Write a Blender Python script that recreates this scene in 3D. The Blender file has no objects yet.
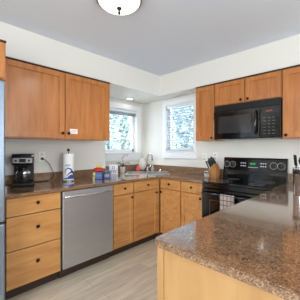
import bpy, bmesh, math, random
from mathutils import Vector, Matrix
random.seed(7)
D = bpy.data
S = bpy.context.scene
COL = S.collection

# ---------------------------------------------------------------- camera
cam = D.cameras.new('camera'); cam.sensor_width = 36; cam.lens = 226.342 / 300 * 36
cam.shift_y = -0.97 / 300; cam.clip_start = 0.05; cam.clip_end = 200
co = D.objects.new('camera', cam); COL.objects.link(co)
co.location = (3.059, -2.953, 1.293); co.rotation_euler = (math.pi / 2, 0, math.radians(44.369))
S.camera = co

# ---------------------------------------------------------------- world, sun, large lights, exposure
S.view_settings.view_transform = 'Standard'; S.view_settings.look = 'None'
S.view_settings.gamma = 1; S.view_settings.use_curve_mapping = False
S.view_settings.exposure = 0.5
W = D.worlds.new('world'); S.world = W; W.use_nodes = True
bg = W.node_tree.nodes['Background']; bg.inputs[0].default_value = (0.66, 0.82, 1.0, 1); bg.inputs[1].default_value = 10.0

sun = D.lights.new('sun', 'SUN'); sun.energy = 7; sun.angle = 0.05; sun.color = (1, .96, .88)
so = D.objects.new('sun', sun); COL.objects.link(so); so.rotation_euler = (math.radians(40), math.radians(0), math.radians(20))

def area(name, loc, target, size, energy, color, size_y=None):
    l = D.lights.new(name, 'AREA'); l.energy = energy; l.color = color; l.size = size
    if size_y: l.shape = 'RECTANGLE'; l.size_y = size_y
    o = D.objects.new(name, l); COL.objects.link(o); o.location = loc
    o.rotation_euler = (Vector(target) - Vector(loc)).to_track_quat('-Z', 'Y').to_euler()
    return o
area('rear_fill_light', (3.2, -5.8, 1.35), (1.2, 0, 1.2), 2.4, 88, (.93, .97, 1.0), 2.0)  # added fill light behind the camera, no door modelled there
area('side_fill_light', (5.6, -2.2, 1.5), (0, -1.4, 1.2), 2.4, 58, (.86, .94, 1.0), 1.8)  # added cool fill light from the right, out of view

# ---------------------------------------------------------------- materials
def lin(c):
    return tuple(((x / 12.92) if x <= .04045 else ((x + .055) / 1.055) ** 2.4) for x in [v / 255 for v in c]) + (1,)
def mat(name, rgb, rough=.5, metal=0, coat=0, emit=None, es=0, trans=0, spec=.5):
    m = D.materials.new(name); m.use_nodes = True; b = m.node_tree.nodes['Principled BSDF']
    b.inputs['Base Color'].default_value = lin(rgb); b.inputs['Roughness'].default_value = rough
    b.inputs['Metallic'].default_value = metal; b.inputs['Coat Weight'].default_value = coat
    b.inputs['Specular IOR Level'].default_value = spec
    b.inputs['Transmission Weight'].default_value = trans
    if emit: b.inputs['Emission Color'].default_value = lin(emit); b.inputs['Emission Strength'].default_value = es
    return m
def nodes(m): return m.node_tree.nodes, m.node_tree.links, m.node_tree.nodes['Principled BSDF']
def coords(m, scale, rot=(0, 0, 0)):
    n, l, b = nodes(m); tc = n.new('ShaderNodeTexCoord'); mp = n.new('ShaderNodeMapping')
    mp.inputs['Scale'].default_value = scale; mp.inputs['Rotation'].default_value = rot
    l.new(tc.outputs['Object'], mp.inputs[0]); return mp
def ramp(m, src, stops, interp='LINEAR'):
    n, l, b = nodes(m); r = n.new('ShaderNodeValToRGB'); e = r.color_ramp.elements; r.color_ramp.interpolation = interp
    e[0].position, e[0].color = stops[0][0], lin(stops[0][1]); e[1].position, e[1].color = stops[-1][0], lin(stops[-1][1])
    for p, c in stops[1:-1]:
        x = e.new(p); x.color = lin(c)
    l.new(src, r.inputs[0]); return r
def wood(name, a, b_, c, rough=.32, scale=(9, 9, 1.1), coat=.25):
    m = mat(name, b_, rough, coat=coat); n, l, b = nodes(m); b.inputs['Coat Roughness'].default_value = .2; mp = coords(m, scale)
    nz = n.new('ShaderNodeTexNoise'); nz.inputs['Scale'].default_value = 2.2; nz.inputs['Detail'].default_value = 6
    nz.inputs['Distortion'].default_value = .6
    l.new(mp.outputs[0], nz.inputs[0]); r = ramp(m, nz.outputs[0], [(.3, a), (.5, b_), (.72, c)])
    l.new(r.outputs[0], b.inputs['Base Color']); return m
MAPLE = wood('honey maple', (166, 100, 48), (183, 115, 57), (195, 128, 69))
MAPLE_V = MAPLE
MAPLE_H = wood('honey maple flat grain', (188, 130, 74), (203, 147, 88), (214, 160, 102), scale=(9, 1.1, 9))
MAPLE_P = wood('pale end panel veneer', (176, 134, 84), (184, 142, 91), (192, 151, 100), rough=.45, scale=(5, 5, .7))
GAP = mat('dark brown gap shade', (58, 36, 22), .6)  # paints shade into the drawer gaps and along the wall cabinet tops
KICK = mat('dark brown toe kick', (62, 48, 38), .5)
KNOB = mat('dark bronze', (38, 28, 22), .35, .7)

def granite(name, cols, rough):
    m = mat(name, cols[1], rough, coat=1); n, l, b = nodes(m)
    b.inputs['Coat Roughness'].default_value = .06
    mp = coords(m, (1, 1, 1))
    v = n.new('ShaderNodeTexVoronoi'); v.inputs['Scale'].default_value = 290; l.new(mp.outputs[0], v.inputs[0])
    sp = n.new('ShaderNodeSeparateColor'); l.new(v.outputs['Color'], sp.inputs[0])
    r = ramp(m, sp.outputs[0], [(0, cols[0]), (.12, cols[1]), (.45, cols[2]), (.78, cols[3]), (.93, cols[4])], 'CONSTANT')
    nz = n.new('ShaderNodeTexNoise'); nz.inputs['Scale'].default_value = 28; nz.inputs['Detail'].default_value = 5; l.new(mp.outputs[0], nz.inputs[0])
    r2 = ramp(m, nz.outputs[0], [(.35, cols[1]), (.65, cols[3])])
    mx = n.new('ShaderNodeMix'); mx.data_type = 'RGBA'; mx.inputs[0].default_value = .3
    l.new(r.outputs[0], mx.inputs[6]); l.new(r2.outputs[0], mx.inputs[7]); l.new(mx.outputs[2], b.inputs['Base Color'])
    return m
GRAN = granite('brown speckled stone', [(52, 38, 30), (104, 74, 52), (142, 106, 78), (166, 130, 98), (196, 168, 140)], .15)
STEEL = mat('brushed steel', (196, 198, 200), .38, .75)
n, l, b = nodes(STEEL); mp = coords(STEEL, (1, 1, 60)); nz = n.new('ShaderNodeTexNoise'); nz.inputs['Scale'].default_value = 3
l.new(mp.outputs[0], nz.inputs[0]); r = ramp(STEEL, nz.outputs[0], [(.3, (190, 192, 194)), (.7, (200, 202, 204))]); l.new(r.outputs[0], b.inputs['Base Color'])
FRIDGE = mat('grey fridge steel', (132, 144, 158), .35, .7)
CHROME = mat('chrome', (215, 218, 222), .12, 1)
NICKEL = mat('brushed nickel', (150, 146, 140), .3, .9)
BLACK = mat('gloss black enamel', (9, 9, 10), .14, coat=.3)
BLACKM = mat('matt black plastic', (20, 20, 22), .4)
BGLASS = mat('black oven glass', (8, 8, 9), .04, coat=.6)
MWGLASS = mat('grey mesh glass', (44, 46, 48), .2, coat=.3)
PRINT = mat('white print', (215, 216, 218), .5)
GREYP = mat('grey print', (150, 152, 155), .5)
WHITE = mat('white enamel trim', (238, 240, 242), .35)
WHITEP = mat('white plastic', (244, 243, 240), .35)
CERAM = mat('white ceramic', (238, 234, 228), .15)
DISPG = mat('green clock digits', (30, 120, 50), .4, emit=(60, 255, 90), es=.7)
DISPO = mat('amber clock digits', (120, 60, 20), .4, emit=(255, 120, 40), es=.2)
BLUE = mat('deep blue card', (28, 72, 150), .4)
BLUED = mat('navy lid', (22, 36, 78), .35)
SKYB = mat('light blue print', (70, 160, 215), .5)
RED = mat('red pouch', (190, 28, 42), .35)
YEL = mat('yellow pouch', (240, 200, 60), .4)
CORAL = mat('coral pink', (236, 92, 78), .5)
PAPER = mat('white paper towel', (240, 240, 238), .9)
KNIFEW = wood('knife block beech', (150, 98, 52), (172, 118, 66), (190, 136, 82), scale=(20, 20, 4), rough=.45)
LEAF = mat('dark green leaf', (26, 48, 24), .4)
STEM = mat('green brown stem', (92, 96, 58), .6)
PETAL = mat('pale pink petal', (246, 222, 228), .6)
SOIL = mat('bark mix', (74, 54, 40), .9)
CLEAR = mat('clear glass', (235, 240, 240), .03, trans=1)
COFFEE = mat('smoked carafe glass', (96, 90, 84), .06, trans=.6)
LAMPG = mat('lit alabaster glass', (226, 224, 220), .3, emit=(255, 250, 240), es=1.0)
BULB = mat('lit downlight lens', (255, 255, 255), .3, emit=(255, 246, 230), es=8)
WALLM = mat('cream wall paint', (228, 226, 219), .85)
WALLL = WALLM
CEILM = mat('white ceiling paint', (220, 227, 238), .9)
BARK = mat('tree bark', (98, 84, 68), .9)
BOUNCE_GROUND = mat('pale bounce ground', (214, 212, 206), .95)  # ground made pale to bounce light up through the windows onto the soffit
n, l, b = nodes(BOUNCE_GROUND); mp = coords(BOUNCE_GROUND, (1, 1, 1)); nz = n.new('ShaderNodeTexNoise'); nz.inputs['Scale'].default_value = 3
l.new(mp.outputs[0], nz.inputs[0]); r = ramp(BOUNCE_GROUND, nz.outputs[0], [(.35, (204, 202, 196)), (.7, (224, 222, 218))]); l.new(r.outputs[0], b.inputs['Base Color'])
TLEAF = mat('tree leaves', (150, 186, 150), .8)
TLEAF.node_tree.nodes['Principled BSDF'].inputs['Transmission Weight'].default_value = 0
n, l, b = nodes(TLEAF); mp = coords(TLEAF, (1, 1, 1)); nz = n.new('ShaderNodeTexNoise'); nz.inputs['Scale'].default_value = 2.4
l.new(mp.outputs[0], nz.inputs[0]); r = ramp(TLEAF, nz.outputs[0], [(.35, (112, 122, 116)), (.7, (142, 152, 148))]); l.new(r.outputs[0], b.inputs['Base Color'])

FLOORM = mat('pale oak plank floor', (196, 182, 160), .42)
n, l, b = nodes(FLOORM); mp = coords(FLOORM, (1, 1, 1), (0, 0, math.pi / 2))
br = n.new('ShaderNodeTexBrick'); br.inputs['Scale'].default_value = 1; br.inputs['Brick Width'].default_value = 1.2; br.inputs['Row Height'].default_value = .17
br.inputs['Mortar Size'].default_value = .0018; br.inputs['Color1'].default_value = lin((240, 228, 206)); br.inputs['Color2'].default_value = lin((220, 208, 188))
br.inputs['Mortar'].default_value = lin((190, 176, 154)); l.new(mp.outputs[0], br.inputs[0])
mp2 = coords(FLOORM, (14, 1.6, 1)); nz = n.new('ShaderNodeTexNoise'); nz.inputs['Scale'].default_value = 2; nz.inputs['Detail'].default_value = 5; l.new(mp2.outputs[0], nz.inputs[0])
r = ramp(FLOORM, nz.outputs[0], [(.3, (216, 211, 204)), (.7, (255, 255, 255))])
mx = n.new('ShaderNodeMix'); mx.data_type = 'RGBA'; mx.blend_type = 'MULTIPLY'; mx.inputs[0].default_value = .8
l.new(br.outputs[0], mx.inputs[6]); l.new(r.outputs[0], mx.inputs[7]); l.new(mx.outputs[2], b.inputs['Base Color'])

TOWELM = mat('white and red check cotton', (236, 228, 222), .95)
n, l, b = nodes(TOWELM); tc = n.new('ShaderNodeTexCoord'); sx = n.new('ShaderNodeSeparateXYZ'); l.new(tc.outputs['Object'], sx.inputs[0])
def stripe(out, per, w):
    a = n.new('ShaderNodeMath'); a.operation = 'DIVIDE'; a.inputs[1].default_value = per; l.new(out, a.inputs[0])
    f = n.new('ShaderNodeMath'); f.operation = 'FRACT'; l.new(a.outputs[0], f.inputs[0])
    g = n.new('ShaderNodeMath'); g.operation = 'LESS_THAN'; g.inputs[1].default_value = w; l.new(f.outputs[0], g.inputs[0]); return g
s1, s2 = stripe(sx.outputs[0], .042, .13), stripe(sx.outputs[2], .05, .13)
mxx = n.new('ShaderNodeMath'); mxx.operation = 'ADD'; l.new(s1.outputs[0], mxx.inputs[0]); l.new(s2.outputs[0], mxx.inputs[1])
r = ramp(TOWELM, mxx.outputs[0], [(0, (240, 232, 226)), (.5, (186, 92, 92)), (1, (150, 48, 56))]); l.new(r.outputs[0], b.inputs['Base Color'])

# ---------------------------------------------------------------- mesh helpers
class MB:
    def __init__(s): s.bm = bmesh.new()
    def box(s, x0, x1, y0, y1, z0, z1, bev=0, M=None):
        x0, x1 = sorted((x0, x1)); y0, y1 = sorted((y0, y1)); z0, z1 = sorted((z0, z1))
        r = bmesh.ops.create_cube(s.bm, size=1, matrix=Matrix.Translation(((x0+x1)/2, (y0+y1)/2, (z0+z1)/2)) @ Matrix.Diagonal((x1-x0, y1-y0, z1-z0, 1)))
        vs = r['verts']
        if bev:
            es = list({e for v in vs for e in v.link_edges})
            q = bmesh.ops.bevel(s.bm, geom=es, offset=bev, segments=2, affect='EDGES', profile=.5)
            vs = list({v for f in q['faces'] for v in f.verts} | {v for v in vs if v.is_valid})
        if M: bmesh.ops.transform(s.bm, matrix=M, verts=vs)
        return s
    def lathe(s, prof, n=28, M=None, cap=True):
        rings = []
        for r_, z in prof:
            rings.append([s.bm.verts.new((max(r_, 1e-5) * math.cos(2*math.pi*i/n), max(r_, 1e-5) * math.sin(2*math.pi*i/n), z)) for i in range(n)])
        for a, b_ in zip(rings, rings[1:]):
            for i in range(n):
                s.bm.faces.new((a[i], a[(i+1) % n], b_[(i+1) % n], b_[i])).smooth = True
        if cap:
            s.bm.faces.new(list(reversed(rings[0]))); s.bm.faces.new(rings[-1])
        if M: bmesh.ops.transform(s.bm, matrix=M, verts=[v for r_ in rings for v in r_])
        return s
    def tube(s, pts, r, n=10):
        pts = [Vector(p) for p in pts]; rings = []
        up = Vector((0, 0, 1))
        for i, p in enumerate(pts):
            t = (pts[min(i+1, len(pts)-1)] - pts[max(i-1, 0)]).normalized()
            a = t.cross(up)
            if a.length < .05: a = t.cross(Vector((1, 0, 0))) if i == 0 else prev
            if i and a.dot(prev) < 0: a = -a
            a = (a - t * a.dot(t)).normalized(); prev = a; b_ = t.cross(a)
            rr = r[i] if isinstance(r, (list, tuple)) else r
            rings.append([s.bm.verts.new(p + (a*math.cos(2*math.pi*k/n) + b_*math.sin(2*math.pi*k/n)) * rr) for k in range(n)])
        for a, b_ in zip(rings, rings[1:]):
            for i in range(n): s.bm.faces.new((a[i], a[(i+1) % n], b_[(i+1) % n], b_[i])).smooth = True
        s.bm.faces.new(list(reversed(rings[0]))); s.bm.faces.new(rings[-1])
        return s
    def prism(s, poly, z0, z1, M=None):
        a = [s.bm.verts.new((x, y, z0)) for x, y in poly]; b_ = [s.bm.verts.new((x, y, z1)) for x, y in poly]; k = len(poly)
        s.bm.faces.new(list(reversed(a))); s.bm.faces.new(b_)
        for i in range(k): s.bm.faces.new((a[i], a[(i+1) % k], b_[(i+1) % k], b_[i]))
        if M: bmesh.ops.transform(s.bm, matrix=M, verts=a + b_)
        return s
    def build(s, name, m, parent=None):
        bmesh.ops.recalc_face_normals(s.bm, faces=s.bm.faces)
        me = D.meshes.new(name); s.bm.to_mesh(me); s.bm.free(); me.materials.append(m)
        o = D.objects.new(name, me); COL.objects.link(o)
        if parent: o.parent = parent
        return o
def tag(o, label, cat, group=None):
    o['label'] = label; o['category'] = cat
    if group: o['group'] = group
    return o
def thing(name, label, cat, loc=(0, 0, 0), rz=0, group=None):
    o = D.objects.new(name, None); COL.objects.link(o); o.location = loc; o.rotation_euler = (0, 0, rz); o.empty_display_size = .1
    return tag(o, label, cat, group)
def struct(name, mb, m, parent=None):
    o = mb.build(name, m, parent)
    if not parent: o['kind'] = 'structure'
    return o
T = Matrix.Translation
def R(a, ax): return Matrix.Rotation(math.radians(a), 4, ax)

# ---------------------------------------------------------------- room shell
ZC, ZT = 2.447, 2.137
struct('floor', MB().box(-.2, 7, -7, .2, -.1, 0), FLOORM)
struct('ceiling', MB().box(-.2, 7, -7, .2, ZC, ZC + .1), CEILM)
# left wall: cabinet part stands proud, window part is recessed
JY = -1.06
struct('wall_left', MB().box(-.12, .30, -7, JY, 0, ZC), WALLL)
# recessed window wall, opening y -0.98..-0.19, z 1.244..1.98
LY0, LY1, LZ0, LZ1 = -.985, -.19, 1.244, 1.975
struct('wall_window_left', MB().box(-.12, 0, JY, 0, 0, LZ0).box(-.12, 0, JY, 0, LZ1, ZC).box(-.12, 0, JY, LY0, LZ0, LZ1).box(-.12, 0, LY1, 0, LZ0, LZ1), WALLM)
RX0, RX1, RZ0, RZ1 = .564, 1.112, 1.26, 2.02
struct('wall_back', MB().box(-.12, 7, 0, .12, 0, RZ0).box(-.12, 7, 0, .12, RZ1, ZC).box(-.12, RX0, 0, .12, RZ0, RZ1).box(RX1, 7, 0, .12, RZ0, RZ1), WALLM)
struct('wall_right', MB().box(7, 7.12, -7, .12, 0, ZC), WALLM)
struct('wall_front', MB().box(-.12, 7.12, -7.12, -7, 0, ZC), WALLM)
# soffit around the cabinets
struct('trim_1', MB().prism([(0, 0), (0, JY), (.30, JY), (.30, -7), (.665, -7), (.665, -.285), (6.99, -.285), (6.99, 0)], ZT, ZC - .001), WALLM)

# window 1 (recessed left wall)
w = MB()
c = .09
w.box(0, .022, LY0 - c + .02, LY0, LZ0 - .0, LZ1 + c, .003).box(0, .022, LY1, LY1 + .11, LZ0 - .0, LZ1 + c, .003).box(0, .024, LY0 - c + .02, LY1 + .11, LZ1, LZ1 + c, .003)
w.box(0, .022, LY0 - c + .02, LY1 + .11, LZ0 - .15, LZ0 - .03, .003).box(-.11, .05, LY0 - c + .02, LY1 + .12, LZ0 - .03, LZ0, .004)
f1 = struct('window_1', w, WHITE)
s_ = MB(); y0, y1 = LY0, LY1
s_.box(-.09, -.05, y0, y0 + .05, LZ0, LZ1).box(-.09, -.05, y1 - .05, y1, LZ0, LZ1).box(-.09, -.05, y0, y1, LZ0, LZ0 + .045).box(-.09, -.05, y0, y1, LZ1 - .045, LZ1)
s_.build('window_sash', WHITE, f1)
MB().box(-.072, -.067, y0 + .05, y1 - .05, LZ0 + .045, LZ1 - .045).build('window_pane', CLEAR, f1)
# window 2 (back wall)
w = MB(); c = .075
w.box(RX0 - c, RX0, -.022, 0, RZ0, RZ1 + c, .003).box(RX1, RX1 + c - .015, -.022, 0, RZ0, RZ1 + c, .003).box(RX0 - c, RX1 + c - .015, -.024, 0, RZ1, RZ1 + c, .003)
w.box(RX0 - c, RX1 + c - .015, -.022, 0, RZ0 - .12, RZ0 - .025, .003).box(RX0 - c, RX1 + c - .015, -.03, .11, RZ0 - .025, RZ0, .004)
f2 = struct('window_2', w, WHITE)
s_ = MB()
s_.box(RX0, RX0 + .04, .06, .10, RZ0, RZ1).box(RX1 - .04, RX1, .06, .10, RZ0, RZ1).box(RX0, RX1, .06, .10, RZ0, RZ0 + .04).box(RX0, RX1, .06, .10, RZ1 - .04, RZ1)
s_.build('window_sash', WHITE, f2)
MB().box(RX0 + .04, RX1 - .04, .078, .082, RZ0 + .04, RZ1 - .04).build('window_pane', CLEAR, f2)
MB().box(.80, .90, .035, .06, RZ0 + .002, RZ0 + .022, .004).box(.86, .93, .012, .035, RZ0 + .01, RZ0 + .02, .003, ).build('crank_handle', NICKEL, f2)

# blinds
SLAT = mat('white blind slat', (186, 196, 212), .5)
t = thing('window_blind', 'white horizontal slat blind let down over the window beside the upper cabinet', 'blind', ((RX0+RX1)/2, .02, RZ0))
hw = (RX1 - RX0) / 2 - .008
MB().box(-hw, hw, -.03, .03, .715, .757, .004).build('headrail', WHITE, t)
mb = MB(); k = 0
z = .05
while z < .70:
    mb.box(-hw, hw, -.022, .022, z - .0012, z + .0012, 0, T((0, 0, z)) @ R(-14, 'X') @ T((0, 0, -z))); z += .043
mb.build('slats', SLAT, t)
for x in (-hw + .08, hw - .08): MB().box(x - .003, x + .003, -.024, -.021, .02, .72).build('ladder_tape', WHITE, t)
MB().box(-hw, hw, -.022, .022, .008, .024, .003).build('bottom_rail', WHITE, t)
t = thing('window_blind', 'white blind drawn up to the top of the window behind the orchid', 'blind', (-.02, (LY0+LY1)/2, LZ1))
hw = (LY1 - LY0) / 2 - .006
MB().box(-.025, .02, -hw, hw, -.04, -.002, .004).build('headrail', WHITE, t)
mb = MB()
for i in range(7): mb.box(-.022, .018, -hw + .005, hw - .005, -.052 - i * .008, -.049 - i * .008)
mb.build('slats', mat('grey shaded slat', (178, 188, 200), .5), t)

# outside
struct('ground', MB().box(-14, 9, .3, 14, -.6, -.5).box(-14, -.3, -8, .3, -.6, -.5), BOUNCE_GROUND)
def tree(name, label, x, y, h, r, n, cz):
    t = thing(name, label, 'tree', (x, y, -.5), group=None)
    pts = [(0, 0, 0), (.05, .02, h * .3), (-.04, .05, h * .6), (.03, 0, h)]
    MB().tube(pts, [.13, .11, .08, .04]).tube([(-.03, .04, h*.5), (.5, .2, h*.75), (.8, .3, h*.95)], [.06, .04, .02]).tube([(-.03, .04, h*.45), (-.5, -.2, h*.7), (-.8, .1, h*.9)], [.06, .04, .02]).build('trunk', BARK, t)
    mb = MB()
    for i in range(n):
        v = Vector((random.gauss(0, 1), random.gauss(0, 1), random.gauss(0, 1))); v.normalize(); v *= r * random.random() ** .45
        p = Vector((v.x, v.y, v.z * 1.25 + cz)); a = Vector((random.uniform(-1, 1), random.uniform(-1, 1), random.uniform(-1, 1))).normalized()
        b_ = a.orthogonal().normalized(); L = random.uniform(.06, .12)
        q = [p - a*L, p + b_*L*.45, p + a*L, p - b_*L*.45]
        mb.bm.faces.new([mb.bm.verts.new(x_) for x_ in q])
    o = mb.build('foliage', TLEAF, t)
tree('leafy_tree', 'pale green leafy tree seen through the blind slats of the narrow window', -1.7, 4.5, 3.0, 2.0, 15000, 2.4)
tree('leafy_tree', 'bright washed-out tree outside the window behind the orchid', -4.9, 1.8, 3.0, 2.0, 15000, 2.5)

# ---------------------------------------------------------------- cabinets
def knob(parent, loc, axis):
    M = T(loc) @ (R(90, 'Y') if axis == 'x' else R(90, 'X'))
    return MB().lathe([(.006, 0), (.005, .012), (.014, .018), (.016, .024), (.011, .030), (.001, .031)], 14, M).build('knob', KNOB, parent)
# fronts are made in a frame: u across, z up, outward axis; facing 'x' (+x) or 'y' (-y)
def fbox(mb, face, plane, a0, a1, z0, z1, d0, d1, bev=0):
    if face == 'x': mb.box(plane + d0, plane + d1, a0, a1, z0, z1, bev)
    else: mb.box(a0, a1, plane - d0, plane - d1, z0, z1, bev)
def slab(name, parent, face, plane, a0, a1, z0, z1, kn=None, m=MAPLE):
    mb = MB(); fbox(mb, face, plane, a0, a1, z0, z1, 0, .02, .003); o = mb.build(name, m, parent)
    if kn:
        loc = (plane + .02, kn[0], kn[1]) if face == 'x' else (kn[0], plane - .02, kn[1]); knob(o, loc, face)
    return o
def shaker(parent, face, plane, a0, a1, z0, z1, kn=None, m=MAPLE, fr=.055):
    mb = MB()
    fbox(mb, face, plane, a0, a0 + fr, z0, z1, 0, .02, .002); fbox(mb, face, plane, a1 - fr, a1, z0, z1, 0, .02, .002)
    fbox(mb, face, plane, a0 + fr, a1 - fr, z0, z0 + fr, 0, .0195, .002); fbox(mb, face, plane, a0 + fr, a1 - fr, z1 - fr, z1, 0, .0195, .002)
    o = mb.build('door', m, parent)
    mb = MB(); fbox(mb, face, plane, a0 + fr - .003, a1 - fr + .003, z0 + fr - .003, z1 - fr + .003, .002, .007); mb.build('panel', m, o)
    if kn:
        loc = (plane + .02, kn[0], kn[1]) if face == 'x' else (kn[0], plane - .02, kn[1]); knob(o, loc, face)
    return o
def carcass(parent, b, m=MAPLE, toe=None, face=None):
    MB().box(*b).build('body', m, parent)
def move(t, loc):
    # shift origin of a thing to loc while leaving its children where they stand
    t.location = loc
    for ch in t.children: ch.location = Vector(ch.location) - Vector(loc)

FX = .88   # carcass plane on the left run (fronts are 20 mm proud)
def base_left(label, y0, y1, kind,  group='base cabinets under the window counter'):
    t = thing('base_cabinet', label, 'cabinet', group=group)
    if kind == 'corner':
        MB().box(.302, FX, y0, y0 + .016, .10, .882).box(.005, FX, -.02, -.005, .10, .882).box(.302, FX, y0 + .016, -.02, .10, .118).box(.005, .02, -1.0, -.02, .10, .882).build('body', MAPLE, t)
    else:
        MB().box(.302, FX, y0, y0 + .016, .10, .882).box(.302, FX, y1 - .016, y1, .10, .882).box(.302, FX, y0 + .016, y1 - .016, .10, .118).box(.302, .31, y0 + .016, y1 - .016, .118, .882).build('body', MAPLE, t)
    mb = MB(); mb.box(FX, FX + .003, y0, y1, .10, .882); mb.build('face_frame', GAP if kind == 'drawers' else MAPLE, t)  # drawer frame coloured dark so the gaps read as shaded
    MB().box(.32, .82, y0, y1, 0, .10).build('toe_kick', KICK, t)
    return t
PL = FX + .003
t = base_left('honey maple cabinet of three wide drawers beside the fridge', -2.455, -1.98, 'drawers', None)
g = .006
for z0, z1, kz in ((.722, .876, .815), (.432, .714, .60), (.112, .424, .295)):
    slab('drawer', t, 'x', PL, -2.452 + g, -1.983 - g, z0, z1, (-2.205, kz), MAPLE_H)
move(t, (.6, -2.2, 0))
t = base_left('narrow maple base cabinet with one drawer and one door right of the dishwasher', -1.368, -1.042, '', None)
slab('drawer', t, 'x', PL, -1.358, -1.050, .742, .874, (-1.20, .812), MAPLE_H)
shaker(t, 'x', PL, -1.358, -1.050, .115, .732, (-1.085, .69), MAPLE_H, .045)
move(t, (.6, -1.2, 0))
t = base_left('maple sink cabinet in the corner run left of the inside corner', -1.040, -.555, 'corner', None)
slab('drawer', t, 'x', PL, -1.032, -.60, .742, .874, (-.80, .812), MAPLE_H)
shaker(t, 'x', PL, -1.032, -.60, .115, .732, (-.635, .69), MAPLE_H, .05)
MB().box(FX - .01, FX + .022, -.594, -.557, .10, .882).build('corner_filler', MAPLE_H, t)
move(t, (.6, -.8, 0))
FY = -.535
def base_back(label, x0, x1, d0, d1, kn1, kn2):
    t = thing('base_cabinet', label, 'cabinet')
    MB().box(x0, x0 + .016, FY, -.002, .10, .882).box(x1 - .016, x1, FY, -.002, .10, .882).box(x0 + .016, x1 - .016, FY, -.002, .10, .118).box(x0 + .016, x1 - .016, FY, FY + .016, .118, .882).build('body', MAPLE, t)
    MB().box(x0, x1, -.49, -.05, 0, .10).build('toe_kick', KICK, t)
    slab('drawer', t, 'y', FY, d0, d1, .742, .874, (kn1, .812), MAPLE_H)
    shaker(t, 'y', FY, d0, d1, .115, .732, (kn2, .69), MAPLE_H, .05)
    move(t, ((x0 + x1) / 2, -.3, 0)); return t
base_back('maple base cabinet with drawer and door just right of the inside corner', .905, 1.272, .918, 1.262, 1.09, .945)
base_back('maple base cabinet with drawer and door touching the left side of the range', 1.274, 1.622, 1.284, 1.612, 1.45, 1.58)

# upper cabinets
def upper(label, face, a0, a1, z0, z1, depth0, plane, doors, m=MAPLE, name='wall_cabinet'):
    t = thing(name, label, 'cabinet')
    if face == 'x': MB().box(depth0, plane, a0, a1, z0, z1).build('body', MAPLE, t)
    else: MB().box(a0, a1, plane, depth0, z0, z1).build('body', MAPLE, t)
    mb = MB(); fbox(mb, face, plane, a0, a1, z0, z1, -.001, .002); mb.build('face_frame', MAPLE, t)
    mb = MB(); fbox(mb, face, plane, a0 - .0, a1, z1 - .012, z1 - .001, 0, .026); mb.build('top_shadow_strip', GAP, t)  # small lip, coloured dark to draw the shadow line at the top
    for d in doors: shaker(t, face, plane + (.003 if face == 'x' else -.003), d[0], d[1], z0 + .008, z1 - .018, d[2], m, d[3] if len(d) > 3 else .055)
    move(t, (((plane + depth0) / 2, (a0 + a1) / 2, z0) if face == 'x' else ((a0 + a1) / 2, (plane + depth0) / 2, z0)))
    return t
upper('large two door maple wall cabinet above the coffee maker', 'x', -2.45, -1.252, 1.40, ZT - .001, .302, .667,
      [(-2.442, -1.852, (-1.878, 1.462)), (-1.838, -1.260, (-1.812, 1.464))])
upper('deep maple cabinet over the fridge at the left edge', 'x', -3.40, -2.475, 1.835, ZT - .001, .302, 1.0,
      [(-3.39, -2.942, (-2.97, 1.88)), (-2.93, -2.485, (-2.90, 1.88))])
upper('narrow single door maple wall cabinet between window and microwave', 'y', 1.335, 1.622, 1.402, ZT - .001, -.002, -.28,
      [(1.343, 1.614, (1.588, 1.437))])
upper('short two door maple cabinet directly above the microwave', 'y', 1.626, 2.388, 1.836, ZT - .001, -.002, -.28,
      [(1.634, 2.003, (1.965, 1.872), .05), (2.011, 2.380, (2.045, 1.872), .05)])
upper('tall maple wall cabinet at the right edge beside the microwave', 'y', 2.392, 2.95, 1.402, ZT - .001, -.002, -.28,
      [(2.40, 2.94, (2.432, 1.437), .06)])
# small white label stuck on the door
st = MB().box(.6905, .6915, -1.79, -1.70, 1.462, 1.515).build('sticker', WHITEP)
tag(st, 'small white notice stuck low on the right door of the large wall cabinet', 'sticker')
MB().box(.6915, .692, -1.782, -1.708, 1.496, 1.500).box(.6915, .692, -1.782, -1.715, 1.486, 1.489).box(.6915, .692, -1.782, -1.72, 1.476, 1.479).build('printed_lines', mat('red print', (200, 120, 110), .6), st)

# ---------------------------------------------------------------- countertops
def slab_top(name, outer, holes, z0, z1, m, parent=None):
    bm = bmesh.new(); es = []
    for loop in [outer] + holes:
        vs = [bm.verts.new((x, y, z1)) for x, y in loop]
        es += [bm.edges.new((vs[i], vs[(i+1) % len(vs)])) for i in range(len(vs))]
    bmesh.ops.triangle_fill(bm, edges=es, use_beauty=True)
    r = bmesh.ops.extrude_face_region(bm, geom=bm.faces[:])
    bmesh.ops.translate(bm, vec=(0, 0, z0 - z1), verts=[v for v in r['geom'] if isinstance(v, bmesh.types.BMVert)])
    bmesh.ops.recalc_face_normals(bm, faces=bm.faces)
    sharp = [e for e in bm.edges if len(e.link_faces) == 2 and e.calc_face_angle(0) > .8]
    bmesh.ops.bevel(bm, geom=sharp, offset=.004, segments=2, affect='EDGES')
    me = D.meshes.new(name); bm.to_mesh(me); bm.free(); me.materials.append(m)
    o = D.objects.new(name, me); COL.objects.link(o); o.parent = parent; return o
SC = Vector((.52, -.42)); ex = Vector((1, 1)).normalized(); ey = Vector((-1, 1)).normalized()   # sink axes, ey points to the corner
def sk(a, b_): p = SC + ex * a + ey * b_; return (p.x, p.y)
hole = [sk(-.30, -.17), sk(.30, -.17), sk(.30, .17), sk(-.30, .17)]
def rnd(x, y, r, a0, a1, n=5): return [(x + r*math.cos(math.radians(a0 + (a1-a0)*i/n)), y + r*math.sin(math.radians(a0 + (a1-a0)*i/n))) for i in range(n+1)]
ct = slab_top('countertop', [(.302, -2.462), (.93, -2.462), (.93, -.60), (.95, -.58), (1.626, -.58), (1.626, -.002), (.002, -.002), (.002, JY + .003), (.302, JY + .003)], [hole], .884, .914, GRAN)
tag(ct, 'brown speckled countertop running under the windows with a sink in its corner', 'countertop')
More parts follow.
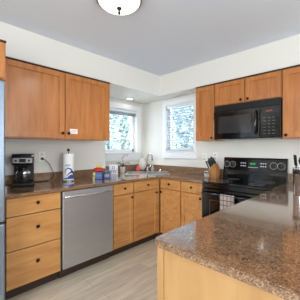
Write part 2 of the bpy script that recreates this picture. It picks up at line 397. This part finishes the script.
MB().box(.302, .322, -2.462, JY + .002, .915, 1.016, .002).box(.004, .30, JY + .004, JY + .022, .915, 1.016, .002).box(.002, .02, JY + .022, -.022, .915, 1.016, .002).box(.002, 1.626, -.02, -.002, .915, 1.016, .002).build('backsplash', GRAN, ct)
PX, PY = 2.390, -2.257
pt_ = slab_top('peninsula_countertop', [(PX, -.002), (PX, PY + .03)] + rnd(PX + .03, PY + .03, .03, 180, 270) + [(3.45, PY), (3.45, -.002)], [], .882, .914, GRAN)
tag(pt_, 'large brown speckled peninsula countertop in the foreground', 'countertop')
MB().box(PX + .002, 3.45, -.02, -.003, .915, 1.016, .002).build('backsplash', GRAN, pt_)
t = thing('peninsula_cabinet', 'pale maple peninsula base with a plain end panel under the foreground counter', 'cabinet', (2.9, -1.2, 0))
def loc(o, p): o.location = -Vector(p); return o
o = MB().box(2.42, 3.40, -2.215, -.01, .0, .880).build('body', MAPLE, t); loc(o, t.location)
o = MB().box(2.437, 3.42, -2.232, -2.216, .0, .880, .001).build('end_panel', MAPLE_P, t); loc(o, t.location)
o = MB().box(2.402, 2.436, -2.238, -2.20, .0, .880, .002).build('corner_post', MAPLE_P, t); loc(o, t.location)

# sink and taps
RIM = mat('satin steel sink', (168, 166, 162), .38, .6)
M = T((SC.x, SC.y, .915)) @ Matrix.Rotation(math.radians(45), 4, 'Z')
sink = thing('sink', 'double bowl steel drop-in sink set across the counter corner', 'sink', (SC.x, SC.y, .915), math.radians(45))
mb = MB()
for a, b_, c, d in ((-.33, .33, -.20, -.165), (-.33, .33, .165, .20), (-.33, -.295, -.165, .165), (.295, .33, -.165, .165), (-.015, .015, -.165, .165)): mb.box(a, b_, c, d, 0, .006)
mb.build('rim', RIM, sink)
for sx_ in (-1, 1):
    a0, a1 = sorted((sx_ * .014, sx_ * .294)); mb = MB()
    mb.box(a0, a1, -.164, .164, -.17, -.167).box(a0, a0 + .002, -.164, .164, -.167, 0).box(a1 - .002, a1, -.164, .164, -.167, 0).box(a0, a1, -.164, -.162, -.167, 0).box(a0, a1, .162, .164, -.167, 0)
    mb.build('bowl', RIM, sink)
TAP = mat('satin nickel tap', (150, 154, 160), .22, .9)
fx, fy = .30, -.19
t = thing('faucet', 'tall gooseneck kitchen faucet behind the corner sink', 'faucet', (fx, fy, .915))
MB().lathe([(.028, 0), (.026, .01), (.018, .02), (.016, .07), (.014, .075)], 20).build('base', CHROME, t)
dv = Vector((.75, -.05, 0)).normalized(); pts = [(0, 0, .06), (0, 0, .13), (0, 0, .225)]
rr = .058
for i in range(1, 11):
    an = math.pi * i / 10 * 1.03
    p = dv * (rr - rr * math.cos(an)); pts.append((p.x, p.y, .225 + rr * math.sin(an) * 1.3))
pts.append((pts[-1][0], pts[-1][1], .185))
MB().tube(pts, .012, 12).build('spout', TAP, t)
MB().tube([(0, 0, .05), (.03, .02, .07), (.055, .035, .11)], [.009, .007, .006]).build('lever', CHROME, t)
t = thing('soap_dispenser', 'squat frosted soap bottle standing just right of the faucet', 'soap dispenser', (.375, -.145, .915))
MB().lathe([(.026, 0), (.028, .01), (.027, .06), (.014, .075), (.012, .082)], 18).build('bottle', mat('frosted grey plastic', (196, 202, 204), .25, trans=.3), t)
MB().lathe([(.012, .082), (.012, .092), (.005, .094), (.005, .104), (.009, .105), (.009, .112)], 12).tube([(0, 0, .108), (.03, -.02, .106)], .004).build('pump', CHROME, t)
t = thing('side_sprayer', 'small chrome side sprayer at the right end of the sink', 'sprayer', (.50, -.09, .915))
MB().lathe([(.02, 0), (.018, .012), (.011, .016), (.010, .03)], 14).build('holder', CHROME, t)
MB().tube([(0, 0, .025), (.005, -.004, .05), (.03, -.02, .068)], [.009, .011, .013]).build('spray_head', CHROME, t)

# ---------------------------------------------------------------- appliances
# dishwasher
t = thing('dishwasher', 'brushed steel dishwasher between the drawer cabinet and the narrow cabinet', 'dishwasher', (.6, -1.675, 0))
def L(mb, name, m, parent=None):
    o = mb.build(name, m, t if parent is None else parent)
    if parent is None: o.location = -Vector(t.location)
    return o
L(MB().box(.33, .878, -1.972, -1.375, .10, .878), 'body', BLACKM)
L(MB().box(.88, .918, -1.972, -1.375, .115, .874, .005), 'door', STEEL)
hp = [( .918, -1.955, .824)] + [(.938 + .022 * math.sin(math.pi * i / 12), -1.955 + .564 * i / 12, .824) for i in range(13)] + [(.918, -1.391, .824)]
L(MB().tube(hp, .0125, 12), 'handle', mat('polished steel', (206, 208, 210), .22, .9))
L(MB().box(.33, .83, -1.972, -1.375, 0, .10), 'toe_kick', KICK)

# refrigerator
t = thing('refrigerator', 'grey stainless refrigerator cut off by the left edge', 'refrigerator', (.7, -2.95, 0))
L(MB().box(.33, 1.0, -3.40, -2.492, .02, 1.80, .004), 'body', mat('dark grey fridge side', (92, 94, 98), .5))
L(MB().box(1.004, 1.078, -3.40, -2.949, .742, 1.812, .012), 'door', FRIDGE)
L(MB().box(1.004, 1.078, -2.943, -2.492, .742, 1.812, .012), 'door', FRIDGE)
L(MB().box(1.004, 1.078, -3.40, -2.492, .05, .728, .012), 'freezer_drawer', FRIDGE)
for y in (-2.99, -2.90): L(MB().tube([(1.078, y, .86), (1.12, y, .88), (1.12, y, 1.60), (1.078, y, 1.62)], .012), 'handle', CHROME)
L(MB().tube([(1.078, -3.32, .66), (1.12, -3.30, .66), (1.12, -2.58, .66), (1.078, -2.56, .66)], .012), 'handle', CHROME)

# range
RX, RW = 1.630, .756
t = thing('range', 'black electric range with glass cooktop and backguard between counter and peninsula', 'stove', (RX + RW / 2, -.3, 0))
x0, x1 = RX, RX + RW
L(MB().box(x0, x1, -.585, -.01, .02, .895), 'body', BLACK)
L(MB().box(x0, x1, -.615, -.07, .897, .916, .004), 'cooktop', BGLASS)
for bx, by, br_ in ((1.82, -.46, .10), (2.19, -.46, .078), (1.82, -.19, .075), (2.19, -.19, .10)):
    mb = MB()
    for q in (1, .62): mb.lathe([(br_ * q - .002, .9162), (br_ * q - .002, .9172), (br_ * q, .9172), (br_ * q, .9162)], 40, T((bx, by, 0)), cap=False)
    L(mb, 'burner_ring', mat('grey burner print', (90, 90, 92), .3))
L(MB().box(x0 + .004, x1 - .004, -.62, -.587, .845, .893, .004), 'front_rail', BLACK)
dr = L(MB().box(x0 + .004, x1 - .004, -.628, -.587, .20, .838, .006), 'oven_door', BLACK)
MB().box(x0 + .12, x1 - .12, -.6295, -.6275, .36, .70).build('oven_window', BGLASS, dr)
mb = MB(); a, b_, c, d = x0 + .105, x1 - .105, .345, .715
mb.box(a, b_, -.6300, -.6282, d - .004, d).box(a, b_, -.6300, -.6282, c, c + .004).box(a, a + .004, -.6300, -.6282, c, d).box(b_ - .004, b_, -.6300, -.6282, c, d)
mb.build('window_border', mat('dim border print', (70, 70, 72), .4), dr)
MB().tube([(x0 + .03, -.672, .792), (x1 - .03, -.672, .792)], .013, 12).box(x0 + .03, x0 + .055, -.672, -.626, .782, .802).box(x1 - .055, x1 - .03, -.672, -.626, .782, .802).build('handle', mat('glossy black handle', (26, 26, 28), .15, .3), dr)
L(MB().box(x0 + .004, x1 - .004, -.624, -.587, .04, .19, .006), 'bottom_drawer', BLACK)
# backguard: sloped prism, profile in y/z
prof = [(-.03, .90), (-.085, .905), (-.085, .985), (-.070, 1.02), (-.052, 1.165), (-.040, 1.182), (-.022, 1.182), (-.022, .90)]
mb = MB(); M = Matrix(((0, 0, 1, 0), (1, 0, 0, 0), (0, 1, 0, 0), (0, 0, 0, 1)))
mb.prism(prof, x0, x1, M); bg_ = L(mb, 'backguard', BLACK)
def gpos(x, z): return (x, -.0715 + (z - 1.02) * .018 / .145, z)
for kx in (1.675, 1.755, 2.245, 2.325):
    Mk = T(gpos(kx, 1.095)) @ R(90 - 7, 'X')
    MB().lathe([(.040, -.001), (.040, .001), (.0375, .001), (.0375, -.001)], 28, Mk, cap=False).box(-.001, .001, .027, .036, 0, .0015, 0, Mk).build('dial_print', PRINT, bg_)
    MB().lathe([(.026, 0), (.025, .012), (.02, .016), (.001, .017)], 22, Mk).box(-.005, .005, -.024, .024, .014, .026, .002, Mk).build('control_knob', BLACKM, bg_)
for i in range(3):
    for j in range(2):
        for bx in (1.86, 2.10):
            p = gpos(bx + i * .025, 1.075 + j * .035); MB().box(p[0], p[0] + .014, p[1] - .002, p[1] + .002, p[2], p[2] + .012).build('button_print', PRINT, bg_)
for i in range(5): p = gpos(1.958 + i * .024, 1.062); MB().box(p[0], p[0] + .014, p[1] - .002, p[1] + .002, p[2], p[2] + .008).build('button_print', PRINT, bg_)
mb = MB(); p = gpos(2.0, 1.10); mb.box(1.955, 2.07, p[1] - .002, p[1] + .001, 1.085, 1.128); mb.build('clock_window', BLACKM, bg_)
SEG = {'1': 'bc', '2': 'abged', '0': 'abcdef', '5': 'afgcd', '8': 'abcdefg', '4': 'fgbc'}
def digits(mb, s, x, z, h, y):
    for ch in s:
        if ch == ':':
            for q in (.3, .65): mb.box(x + .001, x + .004, y, y + .001, z + h * q, z + h * q + .003)
            x += .006; continue
        w_, k = h * .5, .0035
        sg = dict(a=(0, w_, h - k, h), d=(0, w_, 0, k), g=(0, w_, h/2 - k/2, h/2 + k/2), f=(0, k, h/2, h), e=(0, k, 0, h/2), b=(w_ - k, w_, h/2, h), c=(w_ - k, w_, 0, h/2))
        for q in SEG[ch]: a, b2, c, d = sg[q]; mb.box(x + a, x + b2, y, y + .001, z + c, z + d)
        x += w_ + .006
mb = MB(); digits(mb, '12:24', 1.975, 1.098, .020, gpos(0, 1.107)[1] - .0035); mb.build('clock_digits', DISPG, bg_)

# dish towel on the oven handle
tw = bmesh.new(); nx, nz_ = 16, 22
def tp(u, s):
    # s: 0..1 front bottom -> over bar -> back bottom
    Lf, Lb, r_ = .20, .12, .016
    tot = Lf + math.pi * r_ + Lb; d = s * tot; wv = .004 * math.sin(u * 9 + .6)
    if d < Lf: return (-r_ - wv * (1 - d / Lf), d - Lf)
    if d < Lf + math.pi * r_: an = (d - Lf) / r_; return (-r_ * math.cos(an), r_ * math.sin(an))
    return (r_, -(d - Lf - math.pi * r_))
g_ = [[None] * (nz_ + 1) for _ in range(nx + 1)]
for i in range(nx + 1):
    for j in range(nz_ + 1):
        y, z = tp(i / nx * 1.6, j / nz_); g_[i][j] = tw.verts.new(((i / nx - .5) * .155, y, z))
for i in range(nx):
    for j in range(nz_): tw.faces.new((g_[i][j], g_[i+1][j], g_[i+1][j+1], g_[i][j+1])).smooth = True
bmesh.ops.solidify(tw, geom=tw.faces[:], thickness=.003)
me = D.meshes.new('dish_towel'); tw.to_mesh(me); tw.free(); me.materials.append(TOWELM)
o = D.objects.new('dish_towel', me); COL.objects.link(o); o.location = (1.972, -.672, .792)
tag(o, 'white dish towel with red checks hanging over the oven door handle', 'towel')

# microwave
KEYP = mat('dim keypad print', (88, 88, 90), .5)
t = thing('microwave', 'black over-the-range microwave under the short cabinet', 'microwave', (2.01, -.2, 1.405))
x0, x1, z0, z1 = 1.632, 2.386, 1.412, 1.832
L(MB().box(x0, x1, -.305, -.004, z0, z1, .003), 'body', BLACK)
L(MB().box(x0 + .03, x1 - .03, -.29, -.05, z0 - .006, z0 - .0005), 'bottom_plate', mat('pale grey underside', (170, 172, 174), .4, .3))
mb = MB()
for i in range(6): mb.box(x0 + .01, x1 - .01, -.342 + i * .0, -.307, z1 - .012 - i * .011, z1 - .006 - i * .011)
L(mb, 'vent_grille', BLACKM)
L(MB().box(x0, x1, -.325, -.306, z1 - .075, z1 - .001), 'vent_back', BLACKM)
dr = L(MB().box(x0, 2.185, -.345, -.307, z0 + .004, z1 - .078, .006), 'door', BLACK)
MB().box(1.70, 2.095, -.3465, -.3445, 1.485, 1.69).build('window', MWGLASS, dr)
MB().tube([(2.150, -.345, 1.46), (2.150, -.375, 1.475), (2.150, -.375, 1.70), (2.150, -.345, 1.715)], .010, 10).build('handle', BLACK, dr)
cp = L(MB().box(2.188, x1, -.345, -.307, z0 + .004, z1 - .078, .006), 'control_panel', BLACK)
for i in range(3):
    for j in range(6): MB().box(2.222 + i * .045, 2.246 + i * .045, -.3465, -.3445, 1.455 + j * .034, 1.463 + j * .034).build('key_print', KEYP, cp)
MB().box(2.225, 2.34, -.3465, -.3445, 1.685, 1.722).build('display_window', BLACKM, cp)
mb = MB(); digits(mb, '12:24', 2.25, 1.694, .018, -.348); mb.build('clock_digits', DISPO, cp)

# ---------------------------------------------------------------- ceiling lights
def ceiling_light(loc, label):
    t = thing('ceiling_light', label, 'ceiling light', loc)
    MB().lathe([(.10, 0), (.160, -.004), (.172, -.014), (.174, -.026), (.163, -.030), (.158, -.02)], 40, cap=False).build('metal_ring', NICKEL, t)
    MB().lathe([(.160, -.022), (.155, -.036), (.135, -.052), (.10, -.065), (.055, -.073), (.001, -.076)], 40, cap=False).build('glass_shade', LAMPG, t)
    MB().lathe([(.001, -.128), (.009, -.123), (.011, -.115), (.007, -.105), (.007, -.09), (.018, -.084), (.018, -.074)], 16).build('finial', KNOB, t)
    l_ = D.lights.new('bulb', 'SPOT'); l_.spot_size = 2.9; l_.spot_blend = .5; l_.energy = 9; l_.color = (1, .97, .92); l_.shadow_soft_size = .05
    b_ = D.objects.new('bulb', l_); COL.objects.link(b_); b_.parent = t; b_.location = (0, 0, -.22)
ceiling_light((1.68, -1.88, ZC), 'round frosted glass ceiling light with nickel ring and finial')
t = thing('recessed_downlight', 'small lit recessed downlight in the soffit over the window sink corner', 'downlight', (.16, -.47, ZT))
MB().lathe([(.045, -.001), (.062, -.001), (.062, -.006), (.045, -.004)], 28, cap=False).build('trim_ring', WHITE, t)
MB().lathe([(.001, -.003), (.046, -.003)], 28, cap=False).build('lens', BULB, t)
l_ = D.lights.new('spot', 'SPOT'); l_.energy = 11; l_.color = (1, .97, .92); l_.spot_size = 1.5; l_.spot_blend = .6; l_.shadow_soft_size = .05
b_ = D.objects.new('spot', l_); COL.objects.link(b_); b_.parent = t; b_.location = (0, 0, -.03)

# ---------------------------------------------------------------- wall plates
def outlet(loc, rz, label):
    t = thing('wall_outlet', label, 'outlet', loc, rz)
    MB().box(-.036, .036, -.006, 0, -.058, .058, .003).build('plate', WHITEP, t)
    for z in (-.026, .026): MB().box(-.016, .016, -.008, -.005, z - .014, z + .014, .002).build('socket', mat('socket face', (206, 204, 198), .5), t)
outlet((.301, -1.945, 1.205), math.radians(90), 'white outlet with a black plug beside the coffee maker')
outlet((1.30, -.001, 1.17), 0, 'white outlet on the wall left of the knife block under the narrow cabinet')
outlet((1.475, -.001, 1.185), 0, 'white outlet on the wall directly behind the knives')

# ---------------------------------------------------------------- small things
Z0 = .9155
# coffee maker, faces +x/-y
t = thing('coffee_maker', 'black drip coffee maker with glass carafe and silver control band', 'coffee maker', (.46, -2.185, Z0), math.radians(68))
# local: front is -y
MB().box(-.10, .10, -.115, .09, 0, .035, .012).build('base', BLACKM, t)
MB().lathe([(.062, .0355), (.062, .040), (.055, .041)], 28, T((0, -.035, 0))).build('hot_plate', mat('dark plate', (50, 50, 52), .3, .6), t)
MB().box(-.092, .092, .045, .092, .035, .24, .012).build('column', BLACKM, t)
hd = MB().box(-.10, .10, -.105, .095, .215, .318, .016).build('head', BLACK, t)
MB().box(-.088, .088, -.112, -.104, .235, .288, .004).build('control_band', mat('silver band', (176, 178, 180), .3, .7), hd)
MB().box(-.03, .03, -.1145, -.111, .245, .28, .002).build('display', BLACKM, hd)
for kx in (-.058, .058): MB().lathe([(.011, 0), (.010, .006), (.001, .007)], 16, T((kx, -.111, .262)) @ R(90, 'X')).build('button', BLACKM, hd)
MB().box(-.098, .098, -.10, .092, .319, .327, .004).build('lid', BLACKM, hd)
cf = MB().lathe([(.045, .042), (.066, .055), (.070, .09), (.066, .135), (.052, .165), (.050, .175)], 28, T((0, -.035, 0)), cap=False).build('carafe', COFFEE, t)
MB().lathe([(.054, .172), (.054, .186), (.035, .196), (.001, .198)], 28, T((0, -.035, 0))).build('carafe_lid', BLACKM, cf)
MB().lathe([(.0675, .128), (.0680, .138), (.060, .150)], 28, T((0, -.035, 0)), cap=False).build('steel_collar', CHROME, cf)
MB().tube([(0, -.085, .175), (0, -.135, .170), (0, -.142, .12), (0, -.108, .075)], [.010, .011, .011, .009]).build('carafe_handle', BLACKM, cf)
# cord with plug
o = thing('power_cord', 'black power cord looping from the outlet down behind the coffee maker', 'cord', (.30, -1.945, 1.18))
MB().box(.002, .03, -.014, .014, -.014, .014, .004).build('plug', BLACKM, o)
MB().tube([(.028, 0, 0), (.042, .02, -.01), (.040, .07, -.06), (.036, .10, -.12), (.034, .125, -.17), (.034, .12, -.225), (.034, .06, -.258), (.036, -.10, -.259), (.05, -.16, -.259)], .0038, 8).build('cable', BLACKM, o)

# paper towel holder
t = thing('paper_towel_holder', 'steel stand holding an upright white paper towel roll with blue wave wrap', 'paper towel holder', (.50, -1.715, Z0))
MB().lathe([(.072, 0), (.074, .006), (.070, .012), (.012, .014)], 32).build('base', CHROME, t)
MB().lathe([(.005, .012), (.005, .345), (.007, .350), (.016, .355), (.018, .368), (.014, .380), (.001, .384)], 20).build('post', mat('dark steel post', (70, 68, 66), .3, .8), t)
pr = MB().lathe([(.020, .018), (.060, .018), (.062, .024), (.062, .318), (.058, .324), (.020, .324)], 40, cap=False).build('paper_roll', PAPER)
tag(pr, 'upright white paper towel roll printed with a blue wave', 'paper towel'); pr.location = (.50, -1.715, Z0)
def wrap_patch(mb, pts, r, c0):
    vs = []
    for a, z in pts:
        an = c0 + a / r; vs.append(mb.bm.verts.new((r * math.cos(an), r * math.sin(an), z)))
    mb.bm.faces.new(vs)
# camera side of the roll, angle toward camera
ca = math.atan2(-2.953 + 1.715, 3.059 - .50)
def strip(name, fn_lo, fn_hi, a0, a1, m, r, n=18):
    mb = MB()
    A = [a0 + (a1 - a0) * i / n for i in range(n + 1)]
    lo = [mb.bm.verts.new((r * math.cos(ca + a), r * math.sin(ca + a), fn_lo(a))) for a in A]
    hi = [mb.bm.verts.new((r * math.cos(ca + a), r * math.sin(ca + a), fn_hi(a))) for a in A]
    for i in range(n): mb.bm.faces.new((lo[i], lo[i+1], hi[i+1], hi[i]))
    return mb.build(name, m, pr)
strip('wave_print', lambda a: .03, lambda a: .075 + .05 * math.sin(a * 1.6 + .4), -1.6, 1.6, BLUE, .0626)
# curl of the wave: ring segment
mb = MB(); r0 = .0630
for q in range(18):
    def cp_(ang, rad): a = rad * math.cos(ang) / r0 * 1.0; z = .115 + rad * math.sin(ang); return mb.bm.verts.new((r0 * math.cos(ca + a), r0 * math.sin(ca + a), z))
    A0 = -.6 + q * 4.4 / 18; A1 = -.6 + (q + 1) * 4.4 / 18; w0 = .018 * (1 - q / 18) + .004; w1 = .018 * (1 - (q + 1) / 18) + .004
    mb.bm.faces.new((cp_(A0, .038 - w0 / 2), cp_(A0, .038 + w0 / 2), cp_(A1, .038 + w1 / 2), cp_(A1, .038 - w1 / 2)))
mb.build('wave_curl', BLUE, pr)
strip('foam_print', lambda a: .062 + .02 * math.sin(a * 3), lambda a: .078 + .02 * math.sin(a * 3), -.9, .8, WHITEP, .0633)
strip('brand_line', lambda a: .185, lambda a: .197, -.55, .35, SKYB, .0628)
strip('brand_line', lambda a: .168, lambda a: .173, -.45, .1, SKYB, .0628)

# tins and pouches
BLUE2 = mat('navy blue tin', (24, 54, 118), .35); SKYB2 = mat('muted blue label', (70, 120, 175), .5)
def box_thing(name, label, cat, x, y, z, w_, d_, h_, rz, m, lid=None, band=None):
    t = thing(name, label, cat, (x, y, z), math.radians(rz))
    MB().box(-w_/2, w_/2, -d_/2, d_/2, 0, h_, .003).build('body', m, t)
    if lid: MB().box(-w_/2 - .001, w_/2 + .001, -d_/2 - .001, d_/2 + .001, h_ + .0003, h_ + .018, .004).build('lid', lid, t)
    if band: MB().box(-w_/2 * .8, w_/2 * .8, -d_/2 - .001, -d_/2 - .0002, h_ * .3, h_ * .7).build('printed_label', band, t)
    return t
box_thing('tea_box', 'yellow sided blue tea box at the front left of the group by the window', 'box', .565, -1.40, Z0, .028, .09, .085, 45, YEL, None, SKYB)
box_thing('coffee_tin', 'bright blue square tin under the red and yellow pouches', 'tin', .600, -1.352, Z0, .085, .08, .085, 45, BLUE2, None, SKYB2)
box_thing('coffee_tin', 'blue tin with a dark navy lid and white label nearest the picture card', 'tin', .600, -1.235, Z0, .078, .078, .074, 45, BLUE2, BLUED, GREYP)
def pouch(label, x, y, z, rz, m, w_, h_):
    o = MB(); n_ = 10
    bm = bmesh.new(); bmesh.ops.create_uvsphere(bm, u_segments=20, v_segments=12, radius=1)
    for v in bm.verts:
        e = 1 - abs(v.co.x) ** 3 * .5
        v.co = Vector((math.copysign(abs(v.co.x) ** .6, v.co.x) * w_ / 2, v.co.y * .032 * e, math.copysign(abs(v.co.z) ** .75, v.co.z) * h_ / 2 + h_ / 2))
    for f in bm.faces: f.smooth = True
    me = D.meshes.new('snack_pouch'); bm.to_mesh(me); bm.free(); me.materials.append(m)
    o = D.objects.new('snack_pouch', me); COL.objects.link(o); o.location = (x, y, z); o.rotation_euler = (0, 0, math.radians(rz)); tag(o, label, 'pouch'); return o
pouch('red foil pouch lying on top of the bright blue tin', .600, -1.37, Z0 + .087, 45, RED, .125, .055)
pouch('yellow pouch stacked on the red pouch', .592, -1.355, Z0 + .143, 45, YEL, .085, .030)

# picture card with blue figure leaning on the wall end
t = thing('picture_card', 'white card with a blue line drawing standing on the counter by the window', 'picture', (.44, -1.02, Z0), math.radians(45))
M = R(-10, 'X')
MB().box(-.062, .062, -.004, .004, .002, .155, .002, M).build('board', WHITE, t)
mb = MB(); kx = -.0048
for a, b_, c, d in ((-.03, -.022, .03, .075), (.022, .03, .03, .075), (-.032, .032, .072, .08), (-.018, .018, .095, .101), (-.018, -.012, .095, .13), (.012, .018, .095, .13), (-.018, .018, .125, .131), (-.01, .01, .045, .06), (-.045, .045, .015, .021), (-.05, -.046, .05, .11), (.046, .05, .05, .11)):
    mb.box(a, b_, kx - .0006, kx, c, d, 0, M)
mb.build('blue_drawing', BLUE, t)

# orchid
t = thing('potted_orchid', 'small orchid in a white pot on the sill side of the counter', 'plant', (.20, -.66, Z0))
MB().lathe([(.032, 0), (.036, .004), (.046, .085), (.048, .09), (.043, .09), (.040, .078)], 26, cap=False).lathe([(.001, .001), (.033, .001)], 26, cap=False).build('pot', CERAM, t)
MB().lathe([(.001, .078), (.041, .076)], 20, cap=False).build('bark', SOIL, t)
def leaf(a, L_, wd, rise, droop):
    mb = MB(); n_ = 8; ca_, sa = math.cos(a), math.sin(a); L0 = []; L1 = []; Lm = []
    for i in range(n_ + 1):
        s2_ = i / n_; r_ = L_ * s2_; zz = .078 + rise * math.sin(s2_ * 2.2) - droop * s2_ * s2_; w_ = wd * math.sin(math.pi * min(.97, .12 + s2_ * .85))
        p = Vector((ca_ * r_, sa * r_, zz)); q = Vector((-sa, ca_, 0)) * w_
        L0.append(mb.bm.verts.new(p + q + Vector((0, 0, .008)))); L1.append(mb.bm.verts.new(p - q + Vector((0, 0, .008)))); Lm.append(mb.bm.verts.new(p))
    for i in range(n_):
        mb.bm.faces.new((L0[i], L0[i+1], Lm[i+1], Lm[i])).smooth = True; mb.bm.faces.new((Lm[i], Lm[i+1], L1[i+1], L1[i])).smooth = True
    bmesh.ops.solidify(mb.bm, geom=mb.bm.faces[:], thickness=.002)
    mb.build('leaf', LEAF, t)
for a, L_, wd, rise, dp in ((math.radians(225), .115, .026, .07, 0), (math.radians(45), .12, .026, .075, 0), (math.radians(250), .08, .022, .08, 0), (math.radians(15), .08, .016, .03, .0), (math.radians(120), .07, .016, .06, 0)): leaf(a, L_, wd, rise, dp)
MB().tube([(0, 0, .07), (.005, .005, .15), (0, 0, .22), (.02, .02, .27), (.05, .05, .285)], .0028, 8).build('stem', STEM, t)
for fx_, fy_, fz in ((.05, .05, .282), (.022, .022, .272), (.0, .0, .235)):
    mb = MB()
    for i in range(5):
        an = i * math.tau / 5; Mf = T((fx_ + .006, fy_ - .006, fz)) @ R(-45, 'Z') @ R(90, 'Y') @ Matrix.Rotation(an, 4, 'Z')
        mb.lathe([(.001, -.001), (.009, 0), (.001, .001)], 10, Mf @ T((.011, 0, 0)) @ Matrix.Diagonal((1.2, .8, 1, 1)), cap=False)
    mb.build('flower', PETAL, t)

# white oval board and coral caddy behind the sink
o = MB().lathe([(.001, 0), (.085, .002), (.09, .008), (.085, .014), (.001, .015)], 36, T((0, 0, .106)) @ R(45, 'Z') @ R(78, 'X') @ Matrix.Diagonal((.78, 1.15, 1, 1)), cap=False).build('white_plate', mat('off white plate', (224, 219, 210), .3))
o.location = (.13, -.15, Z0); tag(o, 'round white plate propped up behind the faucet', 'plate')
t = thing('sponge_caddy', 'coral pink sponge holder between the orchid and the faucet', 'sponge holder', (.245, -.36, Z0), math.radians(45))
MB().lathe([(.030, 0), (.036, .01), (.040, .05), (.036, .052), (.033, .012), (.001, .010)], 24, cap=False).build('cup', CORAL, t)
MB().box(-.026, .026, -.012, .014, .018, .095, .008).build('sponge', mat('pink sponge', (244, 120, 110), .95), t)
MB().box(-.022, .018, .016, .028, .012, .088, .006).build('scrubber', mat('pale yellow scrubber', (244, 226, 150), .95), t)

# knife block
t = thing('knife_block', 'wooden knife block full of black handled knives left of the range', 'knife block', (1.545, -.20, Z0), math.radians(0))
prof = [(-.055, 0), (.07, 0), (.07, .12), (.045, .185), (-.055, .085)]
mb = MB(); Mx = Matrix(((1, 0, 0, 0), (0, 0, 1, 0), (0, 1, 0, 0), (0, 0, 0, 1)))
mb.prism(prof, -.05, .05, Mx); mb.build('block', KNIFEW, t)
t['x'] = 0; del t['x']
sl = Vector((-.115, 0, -.115)).normalized(); nrm = Vector((-.707, 0, .707))
for j, yy in enumerate((-.034, 0, .034)):
    for i in range(4 if j != 1 else 3):
        s3 = .018 + i * .032; p = Vector((.045, yy, .185)) + sl * s3 + nrm * .001
        kn = thing('kitchen_knife', ['black handled knife in the front row of the block', 'black handled knife in the middle row of the block', 'black handled knife in the back row of the block'][j], 'knife', Vector(t.location) + p, group=['knives in the front row of the block', 'knives in the middle row of the block', 'knives in the back row of the block'][j])
        Lh = .09 + .015 * ((i + j) % 2); d_ = (nrm + Vector((.12, 0, .25)) * (1 + .2 * i)).normalized()
        MB().tube([d_ * .0, d_ * .012], [.008, .008], 8).build('bolster', CHROME, kn)
        MB().tube([d_ * .012, d_ * (.012 + Lh * .5), d_ * (.012 + Lh)], [.0095, .0085, .0105], 10).build('handle', BLACKM, kn)
# small glass jar in front of the block
t = thing('glass_jar', 'small clear glass jar of pale contents just in front of the knife block', 'jar', (1.505, -.295, Z0))
MB().lathe([(.030, 0), (.033, .006), (.033, .06), (.028, .068), (.028, .074)], 24, cap=False).build('glass', CLEAR, t)
MB().lathe([(.001, .002), (.029, .003), (.029, .05), (.001, .052)], 20, cap=False).build('contents', mat('pale sweets', (232, 214, 204), .7), t)
MB().lathe([(.031, .075), (.031, .085), (.001, .088)], 20).build('lid', CHROME, t)

# utensil canister at the right edge
t = thing('utensil_canister', 'tall steel utensil canister at the right edge of the peninsula', 'canister', (2.640, -.735, Z0))
MB().lathe([(.052, 0), (.054, .006), (.054, .205), (.058, .210), (.058, .222), (.050, .222), (.050, .02), (.001, .018)], 36, cap=False).build('steel_body', CHROME, t)
MB().lathe([(.0582, .172), (.0592, .176), (.0592, .200), (.0582, .204)], 36, cap=False).build('dark_band', BLACKM, t)
def utensil(name, label, x, y, tilt, kind):
    o = thing(name, label, 'utensil', Vector(t.location) + Vector((x, y, .03)))
    tx, ty = tilt; d_ = Vector((tx, ty, 1)).normalized()
    MB().tube([d_ * .02, d_ * .22], .005, 8).build('handle', BLACKM, o)
    mb = MB(); Mk = T(d_ * .25) @ d_.to_track_quat('Z', 'Y').to_matrix().to_4x4()
    if kind == 0: mb.box(-.032, .032, -.004, .004, -.04, .05, .006, Mk)
    elif kind == 1: mb.lathe([(.001, -.045), (.022, -.03), (.032, 0), (.022, .03), (.001, .04)], 16, Mk @ Matrix.Diagonal((1, .35, 1, 1)), cap=False)
    else: mb.lathe([(.001, -.035), (.03, -.02), (.036, .01), (.034, .015), (.026, -.015), (.001, -.03)], 16, Mk @ R(50, 'X'), cap=False)
    mb.build('head', BLACKM, o)
utensil('spatula', 'black slotted spatula leaning left in the canister', -.012, -.004, (-.09, -.05), 0)
utensil('serving_spoon', 'black serving spoon standing upright in the canister', .0, .012, (.02, .05), 1)
utensil('ladle', 'black ladle leaning right in the canister', .015, -.008, (.10, -.02), 2)
